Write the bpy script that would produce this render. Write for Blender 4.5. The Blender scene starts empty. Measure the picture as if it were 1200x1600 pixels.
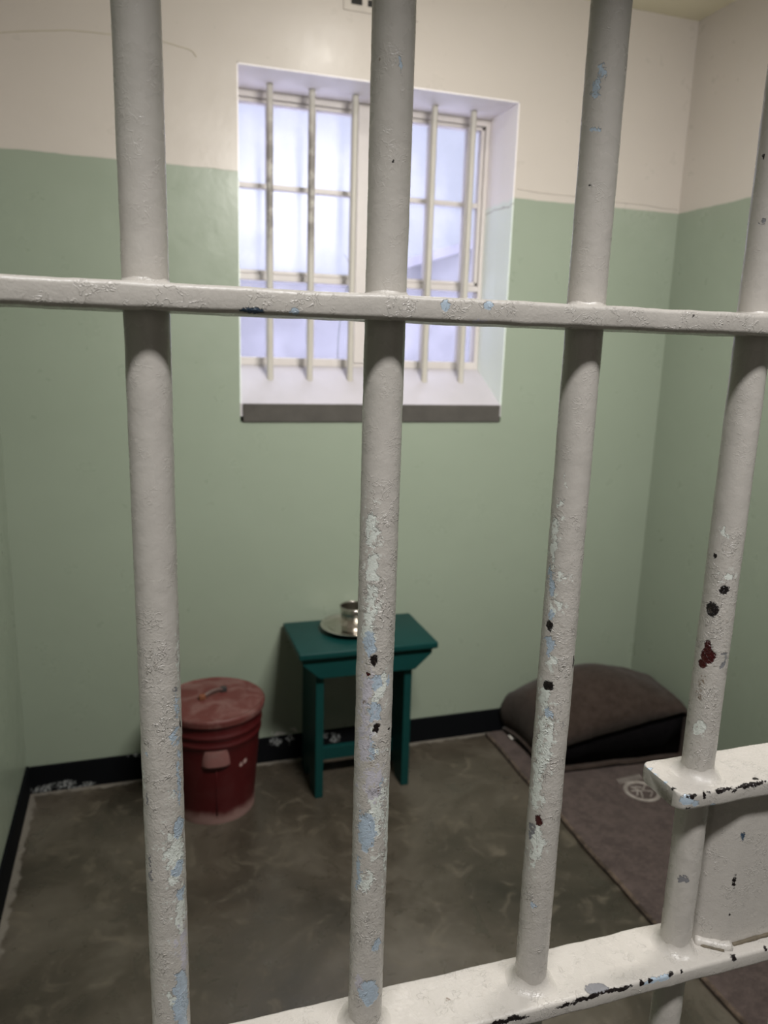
# peeled paint patches on the gate, in gate coordinates: (x, y, z, horizontal radius, vertical radius)
CHIPS = {
 'bar0': {
  'W': [(-0.2849, -0.0053, 1.2476, 0.0014, 0.0177),(-0.2894, -0.0098, 1.1285, 0.0057, 0.0161),(-0.2874, -0.0085, 1.0896, 0.0043, 0.0138),(-0.2949, -0.0112, 1.0332, 0.0018, 0.0063),(-0.2919, -0.0108, 1.1151, 0.0033, 0.0041),(-0.305, -0.0048, 1.1811, 0.0008, 0.0067),(-0.2925, -0.011, 1.1423, 0.002, 0.0029),(-0.2889, -0.0096, 1.1691, 0.0016, 0.0027)],
  'G': [(-0.2865, -0.0075, 1.23, 0.0022, 0.0024),(-0.3035, -0.0072, 1.166, 0.0016, 0.0037),(-0.3032, -0.0075, 1.1216, 0.0012, 0.0102)],
  'B': [(-0.2861, -0.007, 1.2202, 0.0015, 0.0082),(-0.288, -0.0089, 1.204, 0.0026, 0.0042),(-0.2864, -0.0075, 1.1806, 0.0019, 0.0224),(-0.287, -0.0081, 1.1459, 0.004, 0.0068),(-0.2877, -0.0087, 1.1206, 0.0037, 0.0051),(-0.2871, -0.0081, 1.1039, 0.0034, 0.0043),(-0.2886, -0.0094, 1.0297, 0.0055, 0.0243),(-0.3035, -0.0072, 1.1955, 0.0015, 0.0022)],
  'K': [(-0.2849, -0.0052, 1.2091, 0.0011, 0.0025)],
  'L': [(-0.2862, -0.0072, 1.0636, 0.0035, 0.0147)],
 },
 'bar1': {
  'W': [(-0.1773, -0.0085, 1.3165, 0.0039, 0.011),(-0.1762, -0.0094, 1.2932, 0.004, 0.009),(-0.1766, -0.0091, 1.27, 0.0037, 0.0155),(-0.1779, -0.008, 1.256, 0.003, 0.0099),(-0.168, -0.0111, 1.2224, 0.0034, 0.0084),(-0.1725, -0.011, 1.2143, 0.0031, 0.006),(-0.1745, -0.0103, 1.1931, 0.0027, 0.0036),(-0.1711, -0.0112, 1.1787, 0.0016, 0.0037),(-0.1651, -0.0101, 1.1544, 0.002, 0.0121),(-0.1703, -0.0112, 1.1353, 0.0054, 0.0181),(-0.161, -0.0067, 1.1239, 0.0038, 0.0337),(-0.1753, -0.0099, 1.0888, 0.004, 0.0078),(-0.1579, -0.0042, 1.0267, 0.0014, 0.0259)],
  'B': [(-0.1764, -0.0092, 1.248, 0.0034, 0.0089),(-0.1727, -0.0109, 1.2241, 0.0038, 0.005),(-0.1639, -0.0094, 1.2237, 0.0015, 0.0034),(-0.1726, -0.0109, 1.2052, 0.0043, 0.0069),(-0.1738, -0.0106, 1.1813, 0.0028, 0.0082),(-0.1675, -0.011, 1.157, 0.0012, 0.0038),(-0.1753, -0.0099, 1.1242, 0.0059, 0.0144),(-0.179, -0.0066, 1.0931, 0.0018, 0.0138),(-0.1665, -0.0107, 1.0408, 0.0037, 0.0056),(-0.1709, -0.0112, 1.0067, 0.0068, 0.0095),(-0.1701, -0.0112, 1.5569, 0.0015, 0.0042)],
  'K': [(-0.1738, -0.0106, 1.2379, 0.0023, 0.0037),(-0.1715, -0.0111, 1.1944, 0.0022, 0.0027),(-0.1625, -0.0083, 1.1913, 0.0012, 0.0013),(-0.1578, -0.0043, 1.1394, 0.0008, 0.0025),(-0.158, -0.0042, 1.1107, 0.0007, 0.0016),(-0.1579, -0.0042, 1.079, 0.0009, 0.0023),(-0.1592, -0.0038, 1.0559, 0.0009, 0.0021),(-0.1582, -0.0041, 1.1803, 0.0006, 0.0018),(-0.1709, -0.0112, 1.512, 0.0007, 0.0011)],
  'R': [(-0.177, -0.0088, 1.2289, 0.0009, 0.0017)],
  'L': [(-0.1777, -0.0082, 1.2157, 0.0031, 0.0149),(-0.178, -0.0078, 1.1885, 0.0039, 0.018),(-0.1717, -0.0111, 1.1573, 0.0065, 0.0105),(-0.1773, -0.0086, 1.0133, 0.0024, 0.0067)],
  'D': [(-0.1736, -0.0107, 1.1707, 0.0016, 0.0019),(-0.1788, -0.0069, 1.5583, 0.0007, 0.0015),(-0.1687, -0.0112, 1.1525, 0.0016, 0.0019),(-0.1778, -0.008, 1.2094, 0.0015, 0.003)],
 },
 'bar2': {
  'W': [(-0.0544, -0.0064, 1.3443, 0.0008, 0.002),(-0.0541, -0.0068, 1.3388, 0.0008, 0.0016),(-0.0549, -0.0055, 1.3273, 0.002, 0.0032),(-0.0559, -0.0031, 1.3086, 0.0032, 0.0091),(-0.0561, -0.0026, 1.2981, 0.0032, 0.0075),(-0.0499, -0.0102, 1.2803, 0.0028, 0.0021),(-0.0528, -0.0082, 1.2812, 0.0028, 0.0021),(-0.0542, -0.0066, 1.2609, 0.0037, 0.0052),(-0.0529, -0.0081, 1.225, 0.0029, 0.0041),(-0.0541, -0.0068, 1.2206, 0.0025, 0.0027),(-0.0553, -0.0049, 1.1976, 0.003, 0.0104),(-0.0535, -0.0075, 1.17, 0.0048, 0.0189),(-0.0547, -0.0059, 1.1614, 0.0049, 0.0151),(-0.0551, -0.0052, 1.1414, 0.0041, 0.0131),(-0.0551, -0.0052, 1.1242, 0.0046, 0.0065),(-0.0534, -0.0076, 1.0925, 0.0047, 0.0143),(-0.0547, -0.0059, 1.0777, 0.0024, 0.0053)],
  'B': [(-0.0562, -0.0017, 1.2794, 0.0024, 0.0077),(-0.0558, -0.0036, 1.272, 0.0025, 0.006),(-0.0552, -0.0051, 1.2553, 0.0021, 0.0035),(-0.055, -0.0055, 1.2342, 0.0033, 0.0072),(-0.0533, -0.0077, 1.1888, 0.0026, 0.0053),(-0.0524, -0.0086, 1.0439, 0.002, 0.0025),(-0.0526, -0.0084, 1.5691, 0.0016, 0.0034),(-0.0544, -0.0063, 1.5612, 0.0024, 0.0055),(-0.0534, -0.0076, 1.5392, 0.002, 0.0021)],
  'K': [(-0.0555, -0.0044, 1.2473, 0.0025, 0.0035),(-0.054, -0.007, 1.2069, 0.0038, 0.0037),(-0.038, -0.0087, 1.2224, 0.0013, 0.0041),(-0.0536, -0.0074, 1.5103, 0.0006, 0.0012)],
  'G': [(-0.0472, -0.011, 1.2353, 0.0008, 0.0022),(-0.0441, -0.0112, 1.1798, 0.0009, 0.002),(-0.0557, -0.0038, 1.0987, 0.0024, 0.0074)],
  'R': [(-0.0533, -0.0077, 1.1091, 0.0028, 0.0044)],
  'D': [(-0.053, -0.008, 1.1784, 0.0022, 0.0024),(-0.0554, -0.0047, 1.2866, 0.0016, 0.0021),(-0.056, -0.003, 1.3048, 0.0016, 0.0033)],
 },
 'bar3': {
  'W': [(0.0706, -0.0066, 1.3032, 0.0028, 0.0024),(0.0759, -0.0106, 1.2727, 0.0037, 0.0029),(0.0706, -0.0066, 1.1604, 0.0045, 0.0055)],
  'K': [(0.0743, -0.0098, 1.2636, 0.0033, 0.0029),(0.0698, -0.0053, 1.2486, 0.0043, 0.0049),(0.0689, -0.003, 1.2863, 0.0014, 0.0019),(0.0686, -0.0017, 1.5391, 0.0009, 0.0014)],
  'R': [(0.0701, -0.0058, 1.2221, 0.0029, 0.0036),(0.0705, -0.0064, 1.2152, 0.0053, 0.0062),(0.0691, -0.0036, 1.2079, 0.0034, 0.0031)],
  'G': [(0.0802, -0.0112, 1.2129, 0.0019, 0.0062),(0.0728, -0.0089, 1.0379, 0.0033, 0.0027),(0.0699, -0.0055, 1.501, 0.0018, 0.0028)],
  'D': [(0.0696, -0.005, 1.196, 0.0034, 0.0063),(0.0692, -0.004, 1.1849, 0.0034, 0.0053)],
 },
 'cross': {
  'B': [(-0.1444, -0.0237, 1.4401, 0.0027, 0.0036),(-0.2004, 0.0224, 1.4446, 0.0022, 0.0038),(-0.1197, -0.0237, 1.4412, 0.0028, 0.0023),(-0.2249, -0.0237, 1.4338, 0.0026, 0.0017),(-0.2622, 0.0105, 1.4446, 0.0105, 0.0014)],
  'N': [(-0.2455, -0.0237, 1.4329, 0.0064, 0.0017)],
  'K': [(-0.2073, -0.0147, 1.4446, 0.004, 0.0009),(-0.0675, 0.0026, 1.4446, 0.002, 0.001),(0.0108, 0.0072, 1.4446, 0.0013, 0.0011),(0.0702, 0.0193, 1.4446, 0.0019, 0.0012),(0.0134, -0.0237, 1.4412, 0.0006, 0.0008)],
  'L': [(-0.1237, -0.0237, 1.4324, 0.0053, 0.0014)],
 },
 'mid': {
  'K': [(0.0464, -0.0138, 1.1204, 0.0042, 0.0016),(0.0462, -0.0195, 1.1204, 0.0034, 0.0012),(0.0493, -0.0223, 1.1204, 0.0039, 0.0016),(0.0536, -0.0237, 1.1198, 0.004, 0.0017),(0.0569, -0.0237, 1.1194, 0.0042, 0.0012),(0.0673, -0.0237, 1.1179, 0.0015, 0.0026),(0.0713, -0.0237, 1.1202, 0.002, 0.0013),(0.0576, -0.0237, 1.118, 0.0015, 0.0019),(0.0818, -0.0237, 1.1197, 0.0052, 0.0022),(0.0884, -0.0237, 1.12, 0.0054, 0.0016),(0.094, -0.0236, 1.1204, 0.0036, 0.0013),(0.0973, -0.0237, 1.1199, 0.0041, 0.0017),(0.1024, -0.0237, 1.12, 0.0049, 0.0022),(0.1092, -0.0237, 1.12, 0.0061, 0.002),(0.1143, -0.0237, 1.1202, 0.0059, 0.0019),(0.1178, -0.0235, 1.1204, 0.005, 0.0014),(0.1154, -0.0189, 1.1204, 0.0021, 0.0017),(0.0933, -0.0237, 1.1171, 0.0021, 0.0013),(0.0561, -0.0237, 1.1096, 0.0042, 0.0007)],
  'B': [(0.052, -0.0237, 1.116, 0.0065, 0.0039),(0.06, -0.0237, 1.1126, 0.003, 0.0026),(0.0757, -0.0237, 1.109, 0.0026, 0.0013),(0.0467, 0.0172, 1.1204, 0.0023, 0.0011),(0.0475, 0.0122, 1.1204, 0.0038, 0.0014),(0.047, 0.0056, 1.1204, 0.0023, 0.0011),(0.0468, 0.0024, 1.1204, 0.0032, 0.0007),(0.0465, -0.0053, 1.1204, 0.0039, 0.0013)],
 },
 'low': {
  'K': [(-0.0168, -0.0237, 0.9708, 0.0059, 0.0018),(-0.01, -0.0237, 0.9704, 0.0054, 0.0016),(-0.0059, -0.0237, 0.9714, 0.007, 0.0017),(-0.0006, -0.0237, 0.9714, 0.0057, 0.0011),(0.0062, -0.0237, 0.9718, 0.0059, 0.0016),(0.0106, -0.0237, 0.971, 0.0063, 0.0011),(0.017, -0.0237, 0.9705, 0.0047, 0.0017),(0.0207, -0.0237, 0.9712, 0.0049, 0.0015),(0.0332, -0.0237, 0.9711, 0.0022, 0.0025),(0.0409, -0.0237, 0.9713, 0.0022, 0.0019),(0.0585, -0.0237, 0.9728, 0.0028, 0.0024),(0.1156, -0.0233, 0.9731, 0.0024, 0.0031),(0.1465, -0.0227, 0.9731, 0.0012, 0.0024),(-0.0228, -0.0237, 0.9692, 0.0027, 0.0014),(-0.0325, -0.0237, 0.9693, 0.0046, 0.0013),(-0.029, -0.0237, 0.9697, 0.0031, 0.0017),(-0.0845, -0.0237, 0.9699, 0.0056, 0.0019),(-0.0797, -0.0237, 0.9698, 0.0041, 0.0021),(-0.0748, -0.0237, 0.9692, 0.0045, 0.0016),(-0.0709, -0.0237, 0.9695, 0.006, 0.0022),(-0.0635, -0.0237, 0.9682, 0.0059, 0.0014),(0.0677, -0.0237, 0.9721, 0.0017, 0.0011)],
  'G': [(-0.0035, -0.0197, 0.9731, 0.0082, 0.0043),(0.0022, -0.0224, 0.9731, 0.0044, 0.0028)],
  'B': [(0.0372, -0.0237, 0.9705, 0.0059, 0.0014),(0.0431, -0.0237, 0.9711, 0.0042, 0.0026),(0.047, -0.0237, 0.971, 0.0057, 0.0015),(0.0526, -0.0237, 0.9709, 0.0049, 0.0027)],
  'D': [(-0.1092, 0.0001, 0.9731, 0.0021, 0.002)],
 },
 'box': {
  'N': [(0.119, -0.0115, 1.0682, 0.0017, 0.0043)],
  'K': [(0.1173, -0.0115, 1.0295, 0.0011, 0.006),(0.1177, -0.0115, 1.0233, 0.0009, 0.0015),(0.1172, -0.0115, 0.9998, 0.0006, 0.0015)],
 },
}
LAMP_C, LAMP_I, LAMP_T, SKY = 51, 32.5, 3.5, 1.0
LAMP_CC, LAMP_IC, LAMP_D = (1, .985, .98), (1, .965, .91), .18
SKY_RAMP = [(0, (.60, .64, .80)), (.36, (.72, .76, .94)), (1, (6.6, 6.6, 8.1))]
DOOR_Z = 2.03  # door lintel height, chosen for its shade on the upper gate bars
import bpy, bmesh, math, random
from mathutils import Vector, Matrix, noise
random.seed(7)
scene = bpy.context.scene
COL = scene.collection

# ------------------------------------------------------------------ helpers
def link(name, bm, mat=None, parent=None, smooth=False, loc=None):
    me = bpy.data.meshes.new(name)
    bmesh.ops.recalc_face_normals(bm, faces=bm.faces[:])
    bm.to_mesh(me); bm.free()
    if mat: me.materials.append(mat)
    if smooth:
        for p in me.polygons: p.use_smooth = True
    o = bpy.data.objects.new(name, me)
    COL.objects.link(o)
    if parent: o.parent = parent
    if loc: o.location = loc
    return o

def auto_smooth(o, ang=40):
    me = o.data
    for p in me.polygons: p.use_smooth = True
    me.set_sharp_from_angle(angle=math.radians(ang))
    return o

def empty(name, loc):
    o = bpy.data.objects.new(name, None); o.empty_display_size = .05
    COL.objects.link(o); o.location = loc
    return o

def tag(o, label=None, cat=None, group=None, kind=None):
    if label: o['label'] = label
    if cat: o['category'] = cat
    if group: o['group'] = group
    if kind: o['kind'] = kind
    return o

def box(bm, x0, x1, y0, y1, z0, z1, bev=0, seg=2):
    r = bmesh.ops.create_cube(bm, size=1)
    vs = r['verts']
    for v in vs:
        v.co.x = x0 + (v.co.x + .5) * (x1 - x0)
        v.co.y = y0 + (v.co.y + .5) * (y1 - y0)
        v.co.z = z0 + (v.co.z + .5) * (z1 - z0)
    if bev:
        es = list({e for v in vs for e in v.link_edges})
        bmesh.ops.bevel(bm, geom=es, offset=bev, segments=seg, affect='EDGES', profile=.5)

def prism(bm, pts, y0, y1, bev=0, axis='Y'):
    """extrude a closed outline; axis Y: outline in XZ, axis Z: outline in XY, axis X: outline in YZ"""
    def mk(p, t):
        if axis == 'Y': return (p[0], t, p[1])
        if axis == 'Z': return (p[0], p[1], t)
        return (t, p[0], p[1])
    a = [bm.verts.new(mk(p, y0)) for p in pts]
    b = [bm.verts.new(mk(p, y1)) for p in pts]
    n = len(pts)
    fs = [bm.faces.new(a), bm.faces.new(b[::-1])]
    for i in range(n):
        fs.append(bm.faces.new((a[i], a[(i+1) % n], b[(i+1) % n], b[i])))
    bmesh.ops.recalc_face_normals(bm, faces=fs)
    if bev:
        es = list({e for f in fs for e in f.edges})
        bmesh.ops.bevel(bm, geom=es, offset=bev, segments=2, affect='EDGES', profile=.5)

def lathe(bm, prof, cx=0, cy=0, n=64, wob=0):
    rings = []
    for k, (r, z) in enumerate(prof):
        if r < 1e-6:
            rings.append([bm.verts.new((cx, cy, z))])
        else:
            rings.append([bm.verts.new((cx + r*math.cos(2*math.pi*i/n), cy + r*math.sin(2*math.pi*i/n), z)) for i in range(n)])
    for A, B in zip(rings, rings[1:]):
        for i in range(n):
            j = (i+1) % n
            if len(A) == 1 and len(B) == 1: continue
            if len(A) == 1: bm.faces.new((A[0], B[i], B[j]))
            elif len(B) == 1: bm.faces.new((A[i], A[j], B[0]))
            else: bm.faces.new((A[i], A[j], B[j], B[i]))

def tube(bm, pts, r, n=10, caps=True):
    pts = [Vector(p) for p in pts]
    rings = []
    for k, p in enumerate(pts):
        t = (pts[min(k+1, len(pts)-1)] - pts[max(k-1, 0)]).normalized()
        up = Vector((0, 0, 1)) if abs(t.z) < .9 else Vector((1, 0, 0))
        s = t.cross(up).normalized(); u = s.cross(t)
        rr = r[k] if isinstance(r, (list, tuple)) else r
        rings.append([bm.verts.new(p + (s*math.cos(2*math.pi*i/n) + u*math.sin(2*math.pi*i/n))*rr) for i in range(n)])
    for A, B in zip(rings, rings[1:]):
        for i in range(n):
            bm.faces.new((A[i], A[(i+1) % n], B[(i+1) % n], B[i]))
    if caps:
        bm.faces.new(rings[0]); bm.faces.new(rings[-1][::-1])

# ------------------------------------------------------------------ materials
class NT:
    def __init__(s, name):
        s.m = bpy.data.materials.new(name); s.m.use_nodes = True
        s.t = s.m.node_tree; s.n = s.t.nodes; s.l = s.t.links
        s.n.clear()
        s.out = s.n.new('ShaderNodeOutputMaterial')
        s.b = s.n.new('ShaderNodeBsdfPrincipled')
        s.l.new(s.b.outputs[0], s.out.inputs[0])
    def put(s, sock, v):
        if hasattr(v, 'is_output'): s.l.new(v, sock)
        else:
            if hasattr(sock, 'default_value') and not isinstance(v, (int, float)) and len(v) == 3 and sock.type == 'RGBA': v = (*v, 1)
            sock.default_value = v
    def set(s, **k):
        for a, v in k.items(): s.put(s.b.inputs[a.replace('_', ' ')], v)
    def obj(s):
        return s.n.new('ShaderNodeTexCoord').outputs['Object']
    def pos(s):
        return s.n.new('ShaderNodeNewGeometry').outputs['Position']
    def noise(s, vec, scale, detail=4, rough=.5, dist=0, col=False):
        x = s.n.new('ShaderNodeTexNoise')
        s.l.new(vec, x.inputs['Vector'])
        x.inputs['Scale'].default_value = scale; x.inputs['Detail'].default_value = detail
        x.inputs['Roughness'].default_value = rough; x.inputs['Distortion'].default_value = dist
        return x.outputs['Color' if col else 'Fac']
    def voro(s, vec, scale, feature='F1'):
        x = s.n.new('ShaderNodeTexVoronoi'); x.feature = feature
        s.l.new(vec, x.inputs['Vector']); x.inputs['Scale'].default_value = scale
        return x.outputs['Distance']
    def math(s, op, a, b=0, c=0, clamp=False):
        x = s.n.new('ShaderNodeMath'); x.operation = op; x.use_clamp = clamp
        s.put(x.inputs[0], a); s.put(x.inputs[1], b); s.put(x.inputs[2], c)
        return x.outputs[0]
    def vec(s, op, a, b=(0, 0, 0), scale=None):
        x = s.n.new('ShaderNodeVectorMath'); x.operation = op
        s.put(x.inputs[0], a); s.put(x.inputs[1], b)
        if scale is not None: s.put(x.inputs['Scale'], scale)
        return x.outputs['Value' if op in ('LENGTH', 'DOT_PRODUCT') else 'Vector']
    def sep(s, v):
        x = s.n.new('ShaderNodeSeparateXYZ'); s.l.new(v, x.inputs[0]); return x.outputs
    def smooth(s, v, a, b, lo=0., hi=1.):
        x = s.n.new('ShaderNodeMapRange'); x.interpolation_type = 'SMOOTHSTEP'
        s.put(x.inputs[0], v)
        for i, q in enumerate((a, b, lo, hi)): x.inputs[1+i].default_value = q
        return x.outputs[0]
    def mix(s, f, a, b, mode='MIX'):
        x = s.n.new('ShaderNodeMix'); x.data_type = 'RGBA'; x.blend_type = mode
        s.put(x.inputs['Factor'], f); s.put(x.inputs['A'], a) if False else None
        s.put(x.inputs[0], f); s.put(x.inputs[6], a); s.put(x.inputs[7], b)
        return x.outputs[2]
    def ramp(s, f, stops):
        x = s.n.new('ShaderNodeValToRGB'); s.l.new(f, x.inputs[0])
        e = x.color_ramp.elements
        while len(e) < len(stops): e.new(.5)
        for q, (p, c) in zip(e, stops):
            q.position = p; q.color = (*c, 1)
        return x.outputs[0]
    def bump(s, h, strength=.3, dist=.001, normal=None):
        x = s.n.new('ShaderNodeBump'); s.put(x.inputs['Height'], h)
        x.inputs['Strength'].default_value = strength; x.inputs['Distance'].default_value = dist
        if normal is not None: s.l.new(normal, x.inputs['Normal'])
        return x.outputs[0]
    def blobs(s, vec, lst, flat=False):
        """smallest scaled distance to any of the (x,y,z,rh,rz) patches"""
        cur = None
        for (x, y, z, rh, rz) in lst:
            d = s.vec('SUBTRACT', vec, (x, y, z))
            d = s.vec('MULTIPLY', d, (1/rh, 1/(rz if flat else rh), 1/rz))
            d = s.vec('LENGTH', d)
            cur = d if cur is None else s.math('MINIMUM', cur, d)
        return cur

PAINT = (.470, .442, .402)
PEEL = {'W': (.66, .69, .635), 'B': (.40, .48, .555), 'L': (.49, .47, .51), 'G': (.20, .20, .21), 'D': (.19, .14, .10),
        'N': (.05, .08, .12), 'R': (.045, .006, .006), 'K': (.010, .007, .007)}

def gate_paint(name, chips=None, rough_zone=None, lump=.5, flat=False):
    """old gloss paint in many coats: flaking patches show paler and blue coats below and bare dark iron"""
    t = NT(name); p = t.obj(); chips = chips or {}
    col = t.mix(t.noise(p, 9, 3), tuple(c*.93 for c in PAINT), tuple(min(1, c*1.06) for c in PAINT))
    n1 = t.vec('SUBTRACT', t.noise(p, 150, 4, .6, col=True), (.5, .5, .5))
    n2 = t.vec('SUBTRACT', t.noise(p, 480, 5, .65, col=True), (.5, .5, .5))
    q = t.vec('ADD', p, t.vec('SCALE', n1, scale=.0125))
    q = t.vec('ADD', q, t.vec('SCALE', n2, scale=.0065))
    qs = t.vec('ADD', p, t.vec('SCALE', n1, scale=.0036))
    qs = t.vec('ADD', qs, t.vec('SCALE', n2, scale=.0052))
    height = None
    dark = None
    for k in 'WBLGDNRK':
        if k in chips:
            d = t.blobs(q if k in 'WBLG' and not flat else qs, chips[k], flat)
            if k == 'D': f = t.math('MULTIPLY', t.smooth(d, 1.15, .5), t.smooth(t.noise(p, 420, 3, .7), .48, .60))
            else: f = t.smooth(d, 1.03, .97)
            if k in 'WL': f = t.math('MULTIPLY', f, t.smooth(t.noise(p, 230, 4, .6), .60, .58))
            c = PEEL[k]
            if k in 'WL' and not flat:
                near = t.math('MULTIPLY', t.smooth(d, 2.6, 1.3), t.smooth(t.noise(p, 240, 5, .68), .585, .60))
                f = t.math('MAXIMUM', f, near)
            if k in 'WBL': c = t.mix(t.noise(p, 260, 3), tuple(x*.90 for x in c), tuple(min(1, x*1.08) for x in c))
            col = t.mix(f, col, c)
            if k in 'WBG':
                h = t.smooth(d, .90, 1.10)
                height = h if height is None else t.math('MINIMUM', height, h)
            if k in 'RKN':
                h = t.smooth(d, .80, 1.2)
                height = h if height is None else t.math('MINIMUM', height, h)
    # grime in pits
    if rough_zone:
        z = t.sep(p)[2]
        zone = t.math('MULTIPLY', t.smooth(z, rough_zone[1], rough_zone[1]-.09), t.smooth(z, rough_zone[0]-.02, rough_zone[0]+.08))
        zone = t.math('ADD', t.math('MULTIPLY', zone, .88), .12)
    else:
        zone = .35
    crack = t.noise(p, 330, 5, .65, 1.2)
    big = t.noise(p, 120, 3, .55)
    gr = t.math('MULTIPLY', t.smooth(crack, .57, .70), t.math('MULTIPLY', zone, .38))
    col = t.mix(gr, col, (.20, .16, .12))
    # flaked rims: thin broken ridges
    ridge = t.math('SUBTRACT', 1, t.math('MULTIPLY', t.math('ABSOLUTE', t.math('SUBTRACT', t.noise(p, 210, 2, .5, 1.0), .5)), 26), clamp=True)
    ridge = t.math('MULTIPLY', ridge, t.smooth(t.noise(p, 70, 2), .50, .60))
    hh = t.math('ADD', t.math('MULTIPLY', crack, .8), t.math('MULTIPLY', ridge, 1.0))
    hh = t.math('MULTIPLY', hh, zone)
    hh = t.math('ADD', hh, t.math('MULTIPLY', big, lump))
    nrm = t.bump(hh, .62, .0011)
    if height is not None:
        nrm = t.bump(height, .8, .0007, nrm)
    fine = t.bump(t.noise(p, 900, 2), .12, .0003, nrm)
    t.set(Base_Color=col, Roughness=t.smooth(t.noise(p, 60, 3), .3, .7, .20, .36), Normal=fine)
    t.b.inputs['Specular IOR Level'].default_value = .45
    return t.m

def wall_mat(name, blobs=None):
    t = NT(name); p = t.pos(); z = t.sep(p)[2]
    zz = t.math('ADD', z, t.math('MULTIPLY', t.math('SUBTRACT', t.noise(p, 14, 3), .5), .008))
    up = t.smooth(zz, 1.904, 1.908)
    n = t.noise(p, 1.6, 4, .55); n2 = t.noise(p, 12, 4, .6)
    cream = t.mix(n, (.445, .405, .368), (.492, .450, .41))
    green = t.mix(n, (.225, .262, .205), (.262, .303, .242))
    col = t.mix(up, green, cream)
    col = t.mix(t.smooth(n2, .62, .80, 0, .05), col, (.30, .27, .22))
    # splash and scuffs
    if blobs:
        w = t.vec('ADD', p, t.vec('SCALE', t.vec('SUBTRACT', t.noise(p, 40, 4, .65, col=True), (.5, .5, .5)), scale=.06))
        for c, lst in blobs:
            d = t.blobs(w, lst); col = t.mix(t.smooth(d, 1.1, .85), col, c)
    h = t.math('ADD', t.math('MULTIPLY', t.noise(p, 7, 4, .55), 1.0), t.math('MULTIPLY', t.noise(p, 90, 3), .06))
    nrm = t.bump(h, .33, .006)
    nrm = t.bump(t.math('MULTIPLY', up, 1.0), .3, .001, nrm)
    t.set(Base_Color=col, Roughness=t.smooth(n2, .3, .7, .27, .36), Normal=nrm)
    t.b.inputs['Specular IOR Level'].default_value = .4
    return t.m

def plain(name, col, rough=.5, metal=0, var=.12, scale=20, bump=.15, bscale=150, bdist=.0006, spec=.5):
    t = NT(name); p = t.obj()
    c = t.mix(t.noise(p, scale, 4, .6), tuple(x*(1-var) for x in col), tuple(min(1, x*(1+var)) for x in col))
    t.set(Base_Color=c, Roughness=rough, Metallic=metal)
    t.b.inputs['Specular IOR Level'].default_value = spec
    if bump: t.set(Normal=t.bump(t.noise(p, bscale, 3), bump, bdist))
    return t.m

def floor_mat():
    t = NT('polished_concrete'); p = t.pos()
    a = t.noise(p, 2.3, 6, .62, .5); b = t.noise(p, 11, 5, .65, .8); c = t.noise(p, 60, 3, .6)
    col = t.ramp(a, [(.30, (.026, .022, .016)), (.50, (.058, .048, .036)), (.68, (.108, .094, .075))])
    col = t.mix(t.smooth(b, .52, .72, 0, .55), col, (.135, .115, .085))
    col = t.mix(t.smooth(b, .45, .28, 0, .5), col, (.040, .038, .030))
    col = t.mix(t.smooth(c, .6, .75, 0, .15), col, (.2, .18, .15))
    # pale worn line beside the walls
    x = t.sep(p)[0]; y = t.sep(p)[1]
    e = t.math('MINIMUM', t.math('ADD', x, .38), t.math('SUBTRACT', 2.4, y))
    e = t.math('ADD', e, t.math('MULTIPLY', t.math('SUBTRACT', t.noise(p, 22, 4, .6), .5), .05))
    col = t.mix(t.smooth(e, .030, .018, 0, .55), col, (.26, .24, .21))
    r = t.smooth(b, .3, .7, .24, .46)
    t.set(Base_Color=col, Roughness=r, Normal=t.bump(t.noise(p, 35, 4), .12, .002))
    t.b.inputs['Specular IOR Level'].default_value = .5
    return t.m

def base_mat():
    t = NT('black_skirting_paint'); p = t.pos()
    w = t.vec('ADD', p, t.vec('SCALE', t.vec('SUBTRACT', t.noise(p, 45, 5, .7, col=True), (.5, .5, .5)), scale=.075))
    d = t.blobs(w, [(-.335, 2.39, .014, .035, .016), (-.27, 2.39, .018, .030, .016), (-.23, 2.39, .006, .05, .008), (.405, 2.39, .075, .022, .02), (.455, 2.39, .08, .018, .016),
                    (.272, 2.39, .035, .016, .018), (.56, 2.39, .075, .03, .014), (.62, 2.39, .06, .02, .02), (-.05, 2.39, .092, .03, .006)])
    n = t.math('MULTIPLY', t.smooth(d, 1.1, .7), t.smooth(t.noise(p, 120, 3, .7), .42, .55))
    col = t.mix(n, (.003, .0035, .0045), (.25, .26, .26))
    t.set(Base_Color=col, Roughness=.8, Normal=t.bump(t.noise(p, 60, 3), .2, .002))
    t.b.inputs['Specular IOR Level'].default_value = .08
    return t.m

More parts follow.
